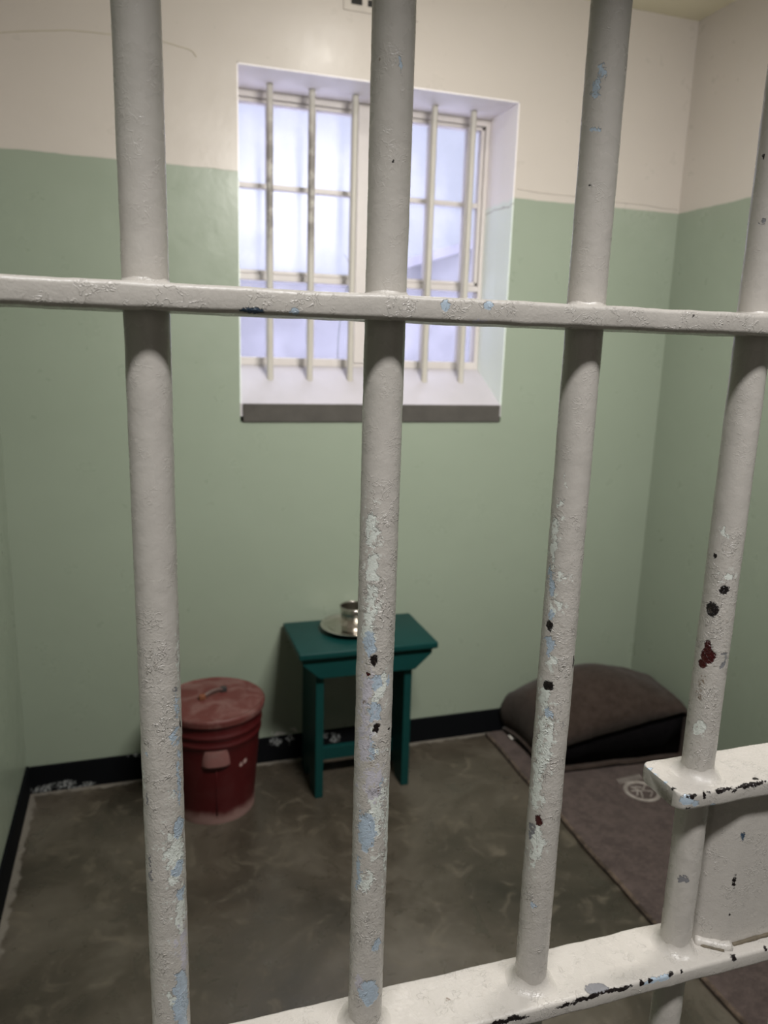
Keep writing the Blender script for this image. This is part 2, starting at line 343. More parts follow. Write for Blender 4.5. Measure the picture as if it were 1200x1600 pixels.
M_wall = wall_mat('two_tone_wall_paint', [((.45, .44, .41), [(.42, 2.4, .100, .02, .012), (.47, 2.4, .105, .015, .008)])])
M_floor = floor_mat()
M_base = base_mat()
def ceil_mat():
    t = NT('ceiling_paint'); p = t.pos()
    t.set(Base_Color=t.mix(t.noise(p, 2, 3), (.74, .69, .53), (.80, .75, .58)), Roughness=.6, Normal=t.bump(t.noise(p, 9, 4), .2, .005))
    return t.m
M_ceil = ceil_mat()
M_reveal = plain('white_reveal_paint', (.80, .76, .77), .5, bump=.3, bscale=14, bdist=.004, var=.05, scale=6)
M_sill = plain('sill_paint', (.42, .40, .42), .5, bump=.3, bscale=14, bdist=.004, var=.09, scale=9)
def reveal_side_mat():
    t = NT('lit_side_reveal_paint'); p = t.pos(); z = t.sep(p)[2]
    zz = t.math('ADD', z, t.math('MULTIPLY', t.math('SUBTRACT', t.noise(p, 20, 3), .5), .03))
    c = t.mix(t.smooth(zz, 1.895, 1.915), (.76, .83, .79), (.86, .82, .82))  # wall's two-tone paint made paler, strong window light put into the colour
    # hairline crack just below the paint line
    cr = t.math('ABSOLUTE', t.math('SUBTRACT', zz, t.math('ADD', 1.885, t.math('MULTIPLY', t.math('SUBTRACT', t.noise(p, 9, 4), .5), .05))))
    c = t.mix(t.smooth(cr, .0028, .001), c, (.36, .36, .34))
    t.set(Base_Color=c, Roughness=.5, Normal=t.bump(t.noise(p, 14, 4), .3, .004))
    return t.m
M_side = reveal_side_mat()
M_ledge = plain('bare_concrete_ledge', (.068, .063, .057), .8, var=.45, scale=9, bump=.5, bscale=60, bdist=.002, spec=.2)
M_frame = plain('cream_window_paint', (.50, .465, .445), .45, var=.08, scale=30, bump=.25, bscale=90, bdist=.001)
def wbar_mat():
    t = NT('cream_window_bar_paint'); p = t.pos(); z = t.sep(p)[2]; x = t.sep(p)[0]
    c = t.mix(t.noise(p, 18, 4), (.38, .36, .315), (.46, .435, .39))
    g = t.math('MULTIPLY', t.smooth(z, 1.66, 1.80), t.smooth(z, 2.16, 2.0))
    g = t.math('MULTIPLY', g, t.smooth(x, .62, .56))  # grime patches higher up on the two leftmost bars
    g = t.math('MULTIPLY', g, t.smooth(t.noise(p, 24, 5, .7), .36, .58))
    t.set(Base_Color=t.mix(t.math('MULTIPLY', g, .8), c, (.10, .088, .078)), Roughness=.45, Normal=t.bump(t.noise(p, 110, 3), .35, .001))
    return t.m
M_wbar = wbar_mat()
M_teal = plain('teal_gloss_paint', (.004, .036, .034), .42, var=.14, scale=12, bump=.12, bscale=60, bdist=.001, spec=.16)
M_steel = plain('stainless_steel', (.52, .49, .45), .22, 1.0, var=.10, scale=60, bump=.06, bscale=220, bdist=.0004)
def red_mat(name, c, dust, blobs=None, dz=None):
    t = NT(name); p = t.obj()
    col = t.mix(t.noise(p, 10, 4, .6), tuple(x*.8 for x in c), tuple(x*1.2 for x in c))
    col = t.mix(t.smooth(t.noise(p, 14, 5, .65, .6), .42, .66, 0, dust), col, (.17, .095, .087))
    if dz: col = t.mix(t.math('MULTIPLY', t.smooth(t.math('ADD', t.sep(p)[2], t.math('MULTIPLY', t.math('SUBTRACT', t.noise(p, 30, 4), .5), .03)), dz[1], dz[0]), .62), col, (.30, .20, .18))
    if blobs:
        w = t.vec('ADD', p, t.vec('SCALE', t.vec('SUBTRACT', t.noise(p, 60, 4, .65, col=True), (.5, .5, .5)), scale=.016))
        for cc, l in blobs: col = t.mix(t.math('MULTIPLY', t.smooth(t.blobs(w, l), 1.2, .6), .8), col, cc)
    t.set(Base_Color=col, Roughness=.5, Normal=t.bump(t.noise(p, 50, 3), .2, .001))
    t.b.inputs['Specular IOR Level'].default_value = .3
    return t.m
def cloth(name, c1, c2, scale=300, sheen=.08):
    t = NT(name); p = t.obj()
    col = t.mix(t.smooth(t.noise(p, 30, 5, .7), .35, .65), c1, c2)
    w = t.noise(p, scale, 2, .7)
    col = t.mix(t.smooth(w, .55, .7, 0, .4), col, tuple(min(1, x*1.8) for x in c2))
    h = t.math('ADD', w, t.math('MULTIPLY', t.noise(p, 40, 3), .8))
    t.set(Base_Color=col, Roughness=.95, Normal=t.bump(h, .7, .003))
    t.b.inputs['Specular IOR Level'].default_value = .1
    t.b.inputs['Sheen Weight'].default_value = sheen; t.b.inputs['Sheen Roughness'].default_value = .5
    return t.m
M_mat = cloth('grey_brown_felt', (.054, .041, .038), (.082, .062, .057), 220)
M_blanket = cloth('brown_wool', (.028, .0195, .0155), (.042, .030, .025), 320)
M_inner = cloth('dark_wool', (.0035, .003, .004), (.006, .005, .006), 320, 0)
M_bind = cloth('tan_binding', (.035, .026, .021), (.12, .088, .066), 400)
M_thread = cloth('pale_stamp', (.24, .21, .19), (.36, .33, .30), 400)
M_tag = plain('white_cloth_tag', (.62, .60, .56), .9)
M_black = plain('vent_dark', (.012, .011, .010), .8, bump=0)
M_vent = plain('vent_cream', (.45, .41, .37), .6)

# ------------------------------------------------------------------ the cell
XL, XR, YB, YF, ZC = -.38, 1.832, 2.4, .637, 2.515
YC = .10                                                          # corridor face of front wall, unseen and thickened to shade the upper gate bars
WX0, WX1, WZ0, WZ1, YG = .298, 1.190, 1.234, 2.194, 2.62     # window opening, glass plane
def structure(o, label=None):
    o['kind'] = 'structure'
    return o
# back wall with opening (outer leaf reaches to YB+.30)
bm = bmesh.new(); T = .30
box(bm, XL-.2, WX0, YB, YB+T, -.1, ZC+.1)
box(bm, WX1, XR+.2, YB, YB+T, -.1, ZC+.1)
box(bm, WX0, WX1, YB, YB+T, -.1, WZ0-.058)
box(bm, WX0, WX1, YB, YB+T, WZ1, ZC+.1)
structure(link('wall_back', bm, M_wall))
bm = bmesh.new(); box(bm, XL-.2, XL, YF-.2, YB, -.1, ZC+.1); structure(link('wall_left', bm, M_wall))
bm = bmesh.new(); box(bm, XR, XR+.2, YF-.2, YB, -.1, ZC+.1); structure(link('wall_right', bm, M_wall))
DX0, DX1, DZ = -.235, .835, DOOR_Z
bm = bmesh.new()
box(bm, XL, DX0, YC, YF, 0, ZC); box(bm, DX1, XR, YC, YF, 0, ZC); box(bm, DX0, DX1, YC, YF, DZ, ZC)
structure(link('wall_front', bm, M_wall))
bm = bmesh.new(); box(bm, -2.4, 3.6, -1.6, YB, -.1, 0); structure(link('floor', bm, M_floor))
bm = bmesh.new(); box(bm, XL, XR, YF, YB, ZC, ZC+.1); structure(link('ceiling', bm, M_ceil))
# corridor shell on the photographer's side of the gate
CZ = 2.95
M_corr = plain('corridor_wall_paint', (.22, .21, .19), .5, var=.05, scale=4, bump=.2, bscale=12, bdist=.004)
bm = bmesh.new()
box(bm, -2.4, XL-.2, .10, .637, 0, CZ); box(bm, XR+.2, 3.6, .10, .637, 0, CZ); box(bm, XL-.2, XR+.2, .10, .637, ZC+.1, CZ)
box(bm, -2.4, 3.6, -1.7, -1.6, 0, CZ); box(bm, -2.5, -2.4, -1.7, .637, 0, CZ); box(bm, 3.6, 3.7, -1.7, .637, 0, CZ)
structure(link('wall_corridor', bm, M_corr))
bm = bmesh.new(); box(bm, -2.4, 3.6, -1.6, .10, CZ, CZ+.1); structure(link('ceiling_corridor', bm, M_corr))
# black skirting
bm = bmesh.new(); box(bm, XL, XR, YB-.008, YB+.002, 0, .092, .003); structure(link('baseboard_back', bm, M_base))
bm = bmesh.new(); box(bm, XL-.002, XL+.008, YF, YB-.008, 0, .100, .003); structure(link('baseboard_left', bm, M_base))
bm = bmesh.new(); box(bm, XR-.008, XR+.002, YF, YB-.008, 0, .092, .003); structure(link('baseboard_right', bm, M_base))
# hairline plaster crack above the window: a thin raised filler line on the wall
bm = bmesh.new()
pts = [(-.372, 2.178), (-.31, 2.186), (-.25, 2.196), (-.186, 2.208), (-.14, 2.214), (-.09, 2.217), (0, 2.221), (.07, 2.222), (.103, 2.220), (.14, 2.213), (.165, 2.211), (.178, 2.205), (.187, 2.192)]
tube(bm, [(x, YB, z + random.uniform(-.002, .002)) for x, z in pts], .0016, 6)
structure(link('trim_1', bm, plain('crack_grey', (.42, .38, .30), .8)))
bm = bmesh.new()
tube(bm, [(1.20 + .07*i, YB, 1.934 - .0015*i + random.uniform(-.002, .002)) for i in range(10)], .0022, 6)
structure(link('trim_2', bm, M_wall))

# ------------------------------------------------------------------ window
# reveal lining
bm = bmesh.new()
prism(bm, [(YB, WZ0), (YG, 1.352), (YG+.08, 1.352), (YG+.08, WZ0-.058), (YB+.06, WZ0-.058), (YB+.06, WZ0-.04), (YB, WZ0-.04)], WX0, WX1, 0, 'X')
structure(link('trim_3', bm, M_sill))
bm = bmesh.new(); box(bm, WX0+.008, WX1-.006, YB-.006, YB+.06, WZ0-.058, WZ0-.0005, .002); structure(link('trim_4', bm, M_ledge))
bm = bmesh.new(); box(bm, WX0, WX1, YB+.001, YG+.06, WZ1-.004, WZ1+.02); structure(link('trim_5', bm, M_reveal))
bm = bmesh.new(); box(bm, WX0-.02, WX0+.003, YB+.001, YG+.06, WZ0-.03, WZ1); structure(link('trim_6', bm, M_side))
bm = bmesh.new(); box(bm, WX1-.003, WX1+.02, YB+.001, YG+.06, WZ0-.03, WZ1); structure(link('trim_7', bm, M_side))
# frame
f0, f1 = YG-.012, YG+.035
bm = bmesh.new()
box(bm, WX0+.003, WX1-.003, f0, f1, 2.168, WZ1-.004, .002); box(bm, WX0+.003, WX1-.003, f0, f1, 1.346, 1.372, .002)
box(bm, WX0+.003, .310, f0, f1, 1.37, 2.17, .002); box(bm, 1.172, WX1-.003, f0, f1, 1.37, 2.17, .002)
box(bm, .714, .782, f0-.006, f1, 1.36, 2.18, .003)
for z in (1.630,): box(bm, .310, 1.172, f0, f1, z-.010, z+.010, .002)
win = structure(link('window_1', bm, M_frame))
for (a, b, mun) in ((.310, .714, (.4255, .566)), (.782, 1.172, (.8375, .978, 1.117))):
    bm = bmesh.new()
    for z0, z1 in ((1.641, 2.167),):
        box(bm, a+.001, a+.014, f0+.006, f1-.008, z0, z1, .002); box(bm, b-.014, b-.001, f0+.006, f1-.008, z0, z1, .002)
        box(bm, a+.001, b-.001, f0+.006, f1-.008, z0, z0+.012, .002); box(bm, a+.001, b-.001, f0+.006, f1-.008, z1-.012, z1, .002)
        box(bm, a+.002, b-.002, f0+.010, f1-.012, 1.904, 1.920, .002)
    for x in mun: box(bm, x-.010, x+.010, f0+.008, f1-.010, 1.372, 2.167, .002)
    sash = link('sash', bm, M_frame, win)
    g = bmesh.new()
    box(g, a+.004, b-.004, YG+.014, YG+.017, 1.368, 1.622); box(g, a+.004, b-.004, YG+.014, YG+.017, 1.642, 2.166)
    t = NT('old_window_glass')
    tr = t.n.new('ShaderNodeBsdfTransparent'); tr.inputs[0].default_value = (.93, .94, .97, 1)
    gl = t.n.new('ShaderNodeBsdfGlossy'); gl.inputs['Roughness'].default_value = .3
    ts = t.n.new('ShaderNodeBsdfTranslucent'); ts.inputs[0].default_value = (.9, .9, .95, 1)
    m1 = t.n.new('ShaderNodeMixShader'); m2 = t.n.new('ShaderNodeMixShader')
    m1.inputs[0].default_value = .025
    t.l.new(tr.outputs[0], m1.inputs[1]); t.l.new(gl.outputs[0], m1.inputs[2])
    t.put(m2.inputs[0], t.smooth(t.noise(t.obj(), 5, 4, .6), .3, .75, .05, .20))
    t.l.new(m1.outputs[0], m2.inputs[1]); t.l.new(ts.outputs[0], m2.inputs[2])
    t.l.new(m2.outputs[0], t.out.inputs[0]); t.n.remove(t.b)
    link('glazing', g, t.m, sash)
# iron bars let into head and sill
wx = [.413, .545, .684, .818, .953, 1.091]
wl = ['slim cream iron bar nearest the left reveal of the barred window', 'second slim cream bar from the left reveal of the window, grimy',
      'third slim cream window bar, just left of the broad centre mullion', 'slim cream window bar just right of the centre mullion, behind a thick gate bar',
      'slim cream window bar next to last before the right reveal', 'slim cream iron bar nearest the right reveal of the barred window']
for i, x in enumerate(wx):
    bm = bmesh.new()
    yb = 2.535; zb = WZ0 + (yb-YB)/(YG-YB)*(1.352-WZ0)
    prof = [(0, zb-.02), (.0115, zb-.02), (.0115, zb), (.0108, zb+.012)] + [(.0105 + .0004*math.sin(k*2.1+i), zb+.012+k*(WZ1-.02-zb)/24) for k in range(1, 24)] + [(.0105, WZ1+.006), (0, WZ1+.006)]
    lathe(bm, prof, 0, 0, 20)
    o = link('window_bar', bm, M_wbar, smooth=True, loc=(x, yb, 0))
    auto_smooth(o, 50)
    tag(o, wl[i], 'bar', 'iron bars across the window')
# a stalk leaning on the outside of the glass
bm = bmesh.new()
pts = [(.674 + .06*(k/9)**1.6, 2.668 + .01*math.sin(k*.6), 1.372 + .40*k/9) for k in range(10)]
tube(bm, pts, [.0026*(1-.07*k) for k in range(10)], 8)
for (k, dx, dz) in ((5, .030, .05), (7, -.026, .045)):
    b = Vector(pts[k]); tube(bm, [b, b+Vector((dx*.5, .004, dz*.6)), b+Vector((dx, .006, dz))], [.0016, .0022, .0004], 6)
tag(link('grass_stalk', bm, plain('stalk_green', (.055, .085, .05), .6), smooth=True), 'thin dark green grass stalk against the outside of the window glass', 'plant')

# air brick near the ceiling
vent = empty('air_vent', (.72, YB, 2.44)); tag(vent, 'cream air vent with dark slots high on the wall above the window', 'vent')
bm = bmesh.new()
rows = [2.3885 + .034*k for k in range(3)]; cols = [.628 + .05*k for k in range(4)]
xs = [.606] + [q for c in cols for q in (c, c+.034)] + [.836]; zs = [2.372] + [q for r in rows for q in (r, r+.018)] + [2.492]
for i in range(len(xs)-1):
    for j in range(len(zs)-1):
        if i % 2 == 1 and j % 2 == 1: continue
        box(bm, xs[i]-.72, xs[i+1]-.72, -.004, 0, zs[j]-2.44, zs[j+1]-2.44)
link('grille', bm, M_vent, vent)
bm = bmesh.new(); box(bm, -.108, .110, -.0016, 0, -.062, .046); link('slot_backing', bm, M_black, vent)

# ------------------------------------------------------------------ outside
M_out = plain('pale_render', (.235, .23, .25), .9, var=.10, scale=1.2, bump=0)
bm = bmesh.new(); box(bm, -14, 26, YB+.3, 40, -.5, -.02); structure(link('ground_outside', bm, plain('pale_gravel', (.78, .76, .80), .9, var=.1, scale=2, bump=0)))
bm = bmesh.new(); box(bm, -10, 20, 8, 8.3, -.5, 2.02); structure(link('wall_yard', bm, M_out))
hs = empty('building', (6, 12.5, -.02)); tag(hs, 'pale low building with a sloping roof seen through the right window panes', 'building')
bm = bmesh.new(); prism(bm, [(-2.2, 0), (6, 0), (6, 4.3), (3.2, 4.3), (-2.2, 2.55)], -.5, 4); link('wall', bm, M_out, hs)
bm = bmesh.new(); prism(bm, [(-2.4, 2.50), (3.2, 4.32), (6.2, 4.32), (6.2, 4.45), (3.15, 4.45), (-2.45, 2.63)], -.7, 4.2); link('roof', bm, plain('roof_grey', (.40, .38, .44), .8, bump=0), hs)

# ------------------------------------------------------------------ the gate
S = .41; GX, GY = .3, .41
gate = empty('barred_gate', (GX, GY, 0))
tag(gate, 'cream painted iron cell gate of thick peeling bars and flat crossbars in the foreground', 'gate')
HC = 1.418; HW = .0578*S; RB = .01125; TH = .0130
zc, zl, zm = HC+.065*S, HC-1.085*S, HC-.7259*S         # top faces of crossbar, lower bar, lock shelf
XS0, XS1 = -.225-GX, .825-GX
def flat_mesh(x0, x1, zt, th=TH, round_left=False):
    bm = bmesh.new()
    y0, y1 = -HW, HW
    nx = max(2, int((x1-x0)/.006))
    # cross-section with rounded edges, swept along x with slight waviness
    r = .0028; sec = []
    for (cy, cz, a0) in ((y1-r, zt-r, 0), (y0+r, zt-r, 90), (y0+r, zt-th+r, 180), (y1-r, zt-th+r, 270)):
        for k in range(5):
            a = math.radians(a0 + 22.5*k); sec.append((cy + r*math.cos(a), cz + r*math.sin(a)))
    # add points along the broad faces
    full = []
    for i, p in enumerate(sec):
        full.append(p); q = sec[(i+1) % len(sec)]
        d = math.dist(p, q); m = int(d/.006)
        for k in range(1, m+1): full.append((p[0]+(q[0]-p[0])*k/(m+1), p[1]+(q[1]-p[1])*k/(m+1)))
    rings = []; R = .008
    steps = [x0 + (x1-x0)*k/nx for k in range(nx+1)]
    if round_left: steps = [x0 + R*(1-math.cos(math.radians(15*k))) for k in range(6)] + [s for s in steps if s > x0+R]
    for x in steps:
        sc = 1.0
        if round_left and x < x0+R: sc = (HW - R + math.sqrt(max(0, R*R-(x0+R-x)**2)))/HW
        ring = []
        for (y, z) in full:
            v = Vector((x, y*sc, z))
            n = noise.noise(v*55)*.00045 + noise.noise(v*140)*.0002
            zz = z + n*(1 if z > zt-th/2 else -1)
            ring.append(bm.verts.new((x, y*sc + (n if y > 0 else -n), zz)))
        rings.append(ring)
    n = len(full)
    for A, B in zip(rings, rings[1:]):
        for i in range(n): bm.faces.new((A[i], B[i], B[(i+1) % n], A[(i+1) % n]))
    bm.faces.new(rings[0]); bm.faces.new(rings[-1][::-1])
    return bm
M_plain = gate_paint('gate_paint_plain')
MB_ = {k: gate_paint('gate_paint_'+k, CHIPS[k], rz) for k, rz in (('bar0', (.85, 1.30)), ('bar1', (.93, 1.36)), ('bar2', (.97, 1.34)), ('bar3', (1.10, 1.33)))}
M_cross = gate_paint('gate_paint_cross', CHIPS['cross'], flat=True); M_low = gate_paint('gate_paint_low', CHIPS['low'], lump=.35, flat=True)
M_mid = gate_paint('gate_paint_mid', CHIPS['mid'], lump=.35, flat=True); M_box = gate_paint('gate_paint_box', CHIPS['box'], lump=.3)
def rail(name, x0, x1, zt, mat, rl=False, lab=None):
    o = link(name, flat_mesh(x0, x1, zt, round_left=rl), mat, gate); auto_smooth(o, 60)
    if lab: o['label'] = lab
    return o
rail('crossbar', XS0, XS1, zc, M_cross, lab='flat cream crossbar at eye level with chipped lower edge')
rail('crossbar', XS0, XS1, zl, M_low, lab='broad cream lower crossbar with black chipped front edge')
rail('lock_shelf', .848*S-GX, XS1, zm, M_mid, True, lab='short flat shelf with a rounded end and blackened edge')
zb0, zt0 = .09, DOOR_Z-.03
rail('crossbar', XS0, XS1, zb0+.013, M_plain); rail('crossbar', XS0, XS1, zt0, M_plain)
for x in (XS0, XS1-.012):
    bm = bmesh.new(); box(bm, x, x+.012, -HW, HW, .03, zt0+.01, .0025); auto_smooth(link('stile', bm, M_plain, gate), 50)
def weld(parent, x, z, up, mat, w=.006):
    """fillet of weld and paint round a bar where it meets a flat"""
    bm = bmesh.new(); n = 48; prof = []
    for k in range(7):
        a = math.radians(90*k/6)
        prof.append((RB + w*(1-math.sin(a)) - .0004, w*(1-math.cos(a))))
    rings = []
    for (r, h) in prof:
        ring = []
        for i in range(n):
            a = 2*math.pi*i/n
            d = Vector((math.cos(a), math.sin(a), 0))
            k = 1 + .35*noise.noise(Vector((d.x*1.3+x*30, d.y*1.3+z*9, 0))) + .12*noise.noise(Vector((d.x*5, d.y*5+x*20, h*200)))
            rr = RB + (r-RB)*k
            ring.append(bm.verts.new((x+d.x*rr, d.y*rr, z + up*(h*k - .0006))))
        rings.append(ring)
    for A, B in zip(rings, rings[1:]):
        for i in range(n): bm.faces.new((A[i], A[(i+1) % n], B[(i+1) % n], B[i]))
    return link('weld', bm, mat, parent, smooth=True)
bar_labels = {0: 'thick cream bar with blue and white peeling down its right side', 1: 'thick cream bar in front of the window with long pale peeled patches',
              2: 'thick cream bar with two black chips in front of the bedding', 3: 'thick cream bar standing in the lock shelf with dark red chips'}
for i in range(-1, 7):
    x = (.0126+.3045*i)*S - GX
    vis = 0 <= i <= 3
    bm = bmesh.new(); n = 56 if vis else 24
    dz = .0035 if vis else .05
    m = int((zt0-zb0)/dz); rings = []
    for k in range(m+1):
        z = zb0 + (zt0-zb0)*k/m; ring = []
        for j in range(n):
            a = 2*math.pi*j/n; d = Vector((math.cos(a), math.sin(a), 0))
            r = RB
            if vis:
                v = Vector((d.x*RB, d.y*RB, z)) + Vector((x*7, 0, 0))
                r += .00022*noise.noise(v*60) + .00016*noise.noise(v*190)*(1.6 if z < 1.3 else .6)
            ring.append(bm.verts.new((x+d.x*r, d.y*r, z)))
        rings.append(ring)
    for A, B in zip(rings, rings[1:]):
        for j in range(n): bm.faces.new((A[j], A[(j+1) % n], B[(j+1) % n], B[j]))
    bm.faces.new(rings[0][::-1]); bm.faces.new(rings[-1])
    mat = MB_['bar%d' % i] if vis else M_plain
    b = link('bar', bm, mat, gate, smooth=True)
    if vis: b['label'] = bar_labels[i]
    weld(b, x, zc, 1, M_plain, .0048); weld(b, x, zl, 1, M_plain, .0105)
    if i >= 3: weld(b, x, zm, 1, M_plain, .0105)
# lock casing between shelf and lower bar
bm = bmesh.new()
x0 = .3972-GX
prism(bm, [(x0, .017), (x0, -.0005), (x0+.0022, -.0030), (x0+.0175, -.0112), (x0+.0215, -.0122), (XS1-.013, -.0122), (XS1-.013, .017)], zl-.0005, zm-TH+.0005, 0, 'Z')
lb = link('lock_casing', bm, M_box, gate); auto_smooth(lb, 50)
def bead(pts, r, name, mat):
    bm = bmesh.new(); P = []
    for a, b in zip(pts, pts[1:]):
        m = max(1, int(math.dist(a, b)/.002))
        P += [tuple(a[k]+(b[k]-a[k])*j/m for k in range(3)) for j in range(m)]
    P.append(pts[-1])
    tube(bm, P, [r*(1+.35*noise.noise(Vector(p)*260)) for p in P], 10)
    return link(name, bm, mat, lb, smooth=True)
bead([(x0+.000, -.001, zl+.0004), (x0+.016, -.0120, zl+.0002), (x0+.023, -.0142, zl-.0004)], .0046, 'weld', M_plain)
M_grime = plain('grimy_seam', (.11, .09, .06), .7, var=.5, scale=200, bump=.4)
bead([(x0+.026, -.0130, zl), (x0+.05, -.0128, zl+.0008), (x0+.075, -.0124, zl+.001), (x0+.12, -.0122, zl+.0008)], .0016, 'grimy_seam', M_grime)
bead([(x0-.0015, -.0035, zl+.0002), (x0+.003, -.0085, zl+.0002), (x0+.015, -.0165, zl)], .0013, 'grimy_seam', M_grime)

# ------------------------------------------------------------------ stool
st = empty('stool', (.654, 2.25, 0)); tag(st, 'small dark teal wooden stool against the back wall, carrying a steel plate', 'stool')
def loc(bm, o):
    bmesh.ops.translate(bm, vec=(-o.location.x, -o.location.y, -o.location.z), verts=bm.verts[:]); return bm
bm = bmesh.new(); box(bm, .430, .877, 2.106, 2.386, .488, .509, .004, 3); auto_smooth(link('seat', loc(bm, st), M_teal, st))
for y0, y1 in ((2.124, 2.144), (2.345, 2.365)):
    bm = bmesh.new(); prism(bm, [(.440, .488), (.866, .488), (.863, .466), (.808, .416), (.498, .416), (.443, .466)], y0, y1, .002); link('apron', loc(bm, st), M_teal, st)
for xa, xb in ((.490, .516), (.780, .806)):
    bm = bmesh.new(); prism(bm, [(2.146, .488), (2.344, .488), (2.352, 0), (2.290, 0), (2.245, .06), (2.200, 0), (2.138, 0)], xa, xb, .002, 'X'); link('leg', loc(bm, st), M_teal, st)
bm = bmesh.new(); box(bm, .516, .780, 2.238, 2.258, .072, .116, .002); link('stretcher', loc(bm, st), M_teal, st)

# plate and cup
PX, PY, PZ = .640, 2.272, .509
bm = bmesh.new()
lathe(bm, [(0, 0), (.062, 0), (.068, .001), (.078, .010), (.086, .0155), (.104, .0195), (.106, .0185), (.106, .0205), (.104, .0212), (.086, .0172), (.077, .0118), (.066, .0028), (.060, .0020), (0, .0020)], 0, 0, 72)
tag(auto_smooth(link('plate', bm, M_steel, loc=(PX, PY, PZ)), 50), 'round stainless steel plate with a raised rim on the teal stool', 'plate')
cup = empty('cup', (PX+.004, PY, PZ+.0022)); tag(cup, 'small stainless steel cup with a rolled rim standing in the plate', 'cup')
bm = bmesh.new()
lathe(bm, [(0, 0), (.038, 0), (.041, .003), (.043, .02), (.0450, .060), (.0465, .078), (.0458, .0786), (.0440, .060), (.042, .02), (.039, .004), (0, .003)], 0, 0, 56)
auto_smooth(link('body', bm, M_steel, cup), 60)
bm = bmesh.new(); R_ = .0468
lathe(bm, [(R_+.0022*math.cos(a), .079+.0022*math.sin(a)) for a in [2*math.pi*k/10 for k in range(11)]], 0, 0, 56); link('rim', bm, M_steel, cup, smooth=True)

# ------------------------------------------------------------------ red pail
bk = empty('bucket', (.184, 2.205, 0)); tag(bk, 'dark red metal bucket with a dusty lid on the floor beside the stool', 'bucket')
M_red = red_mat('red_enamel', (.050, .0032, .004), .05, [((.45, .32, .30), [(.066, -.112, .187, .008, .008), (.080, -.106, .190, .007, .007)]), ((.30, .19, .17), [(-.035, -.135, .11, .005, .05)])], (.012, .048))
M_lid = red_mat('dusty_red_lid', (.098, .027, .024), .7)
bm = bmesh.new()
def rad(z): return .119 + .027*(z/.335)
prof = [(0, .012), (.112, .012), (.116, 0), (.1215, 0), (.1225, .022), (rad(.03), .03)]
for z in [.06, .09, .12, .15, .18, .21, .235]: prof.append((rad(z), z))
for zc_ in (.262, .292):
    prof += [(rad(zc_)+.0005, zc_-.008), (rad(zc_)+.0036, zc_-.004), (rad(zc_)+.0046, zc_), (rad(zc_)+.0036, zc_+.004), (rad(zc_)+.0005, zc_+.008)]
prof += [(rad(.318), .318), (rad(.325)+.003, .325), (rad(.33)+.003, .332), (rad(.33)-.003, .334), (rad(.1)-.006, .1), (0, .018)]
lathe(bm, prof, 0, 0, 80); auto_smooth(link('body', bm, M_red, bk), 55)
bm = bmesh.new()
lathe(bm, [(0, .356), (.05, .3555), (.10, .354), (.135, .351), (.146, .350), (.151, .3525), (.1545, .350), (.155, .344), (.153, .330), (.1515, .330), (.1515, .345), (0, .350)], 0, 0, 80)
lid = auto_smooth(link('lid', bm, M_lid, bk), 50)
bm = bmesh.new()
hp = []
for k in range(13):
    s_ = k/12; hp.append((-.034+.068*s_, -.008+.052*s_*.8, .357 + .014*math.sin(math.pi*min(1, max(0, s_)))**.5))
tube(bm, hp, .0055, 10); link('handle', bm, plain('worn_handle', (.10, .062, .055), .6, var=.4, scale=50), lid, smooth=True)
for q, c in ((hp[0], (.14, .045, .018)), (hp[-1], (.02, .018, .018))):
    bm = bmesh.new(); box(bm, q[0]-.010, q[0]+.010, q[1]-.008, q[1]+.008, .354, .372, .004); link('handle_mount', bm, plain('mount', c, .7), lid)
# carrying lug on the side, with worn paint
bm = bmesh.new(); ang0 = math.radians(-93)
def on(a, z, off): return ((rad(z)+off)*math.cos(a), (rad(z)+off)*math.sin(a), z)
na, nz = 16, 10; g_ = []
for j in range(nz+1):
    z = .200 + .052*j/nz; row = []
    for i in range(na+1):
        u = 2*i/na-1; wv = .30*(1 - .25*(j/nz)**2)
        off = .0015 + .010*(1-(j/nz))**.7*(1-u**4)
        row.append(bm.verts.new(on(ang0+u*wv, z, off)))
    g_.append(row)
for A, B in zip(g_, g_[1:]):
    for i in range(na): bm.faces.new((A[i], A[i+1], B[i+1], B[i]))
low = [bm.verts.new(on(ang0+(2*i/na-1)*.30, .201, -.001)) for i in range(na+1)]
for i in range(na): bm.faces.new((low[i], low[i+1], g_[0][i+1], g_[0][i]))
link('handle_lug', bm, red_mat('worn_lug', (.17, .075, .07), .98), bk, smooth=True)
bm = bmesh.new(); tube(bm, [on(ang0-.0, z, .0002) for z in (.03, .08, .13, .198)], .0022, 6); link('seam', bm, M_red, bk, smooth=True)

# ------------------------------------------------------------------ sleeping mat and bedding
mt = empty('sleeping_mat', (1.515, 1.55, 0)); tag(mt, 'grey-brown felt sleeping mat on the floor along the right wall, stamped with a round emblem', 'mat')
MX0, MX1, MY0, MY1, MZ = 1.203, 1.815, .72, 2.372, .014
bm = bmesh.new(); nx, ny = 24, 66
def mz(x, y): return MZ + .0022*noise.noise(Vector((x*5, y*5, 0))) 
tp = [[bm.verts.new((MX0+(MX1-MX0)*i/nx + .006*noise.noise(Vector((0, j*.12, i//24))), MY0+(MY1-MY0)*j/ny, mz(i*.03, j*.03)*(1 if 0 < i < nx else .75))) for i in range(nx+1)] for j in range(ny+1)]
bt = [[bm.verts.new((v.co.x, v.co.y, .001)) for v in r] for r in tp]
for j in range(ny):
    for i in range(nx):
        bm.faces.new((tp[j][i], tp[j][i+1], tp[j+1][i+1], tp[j+1][i]))
    bm.faces.new((tp[j][0], tp[j+1][0], bt[j+1][0], bt[j][0])); bm.faces.new((tp[j][nx], tp[j+1][nx], bt[j+1][nx], bt[j][nx]))
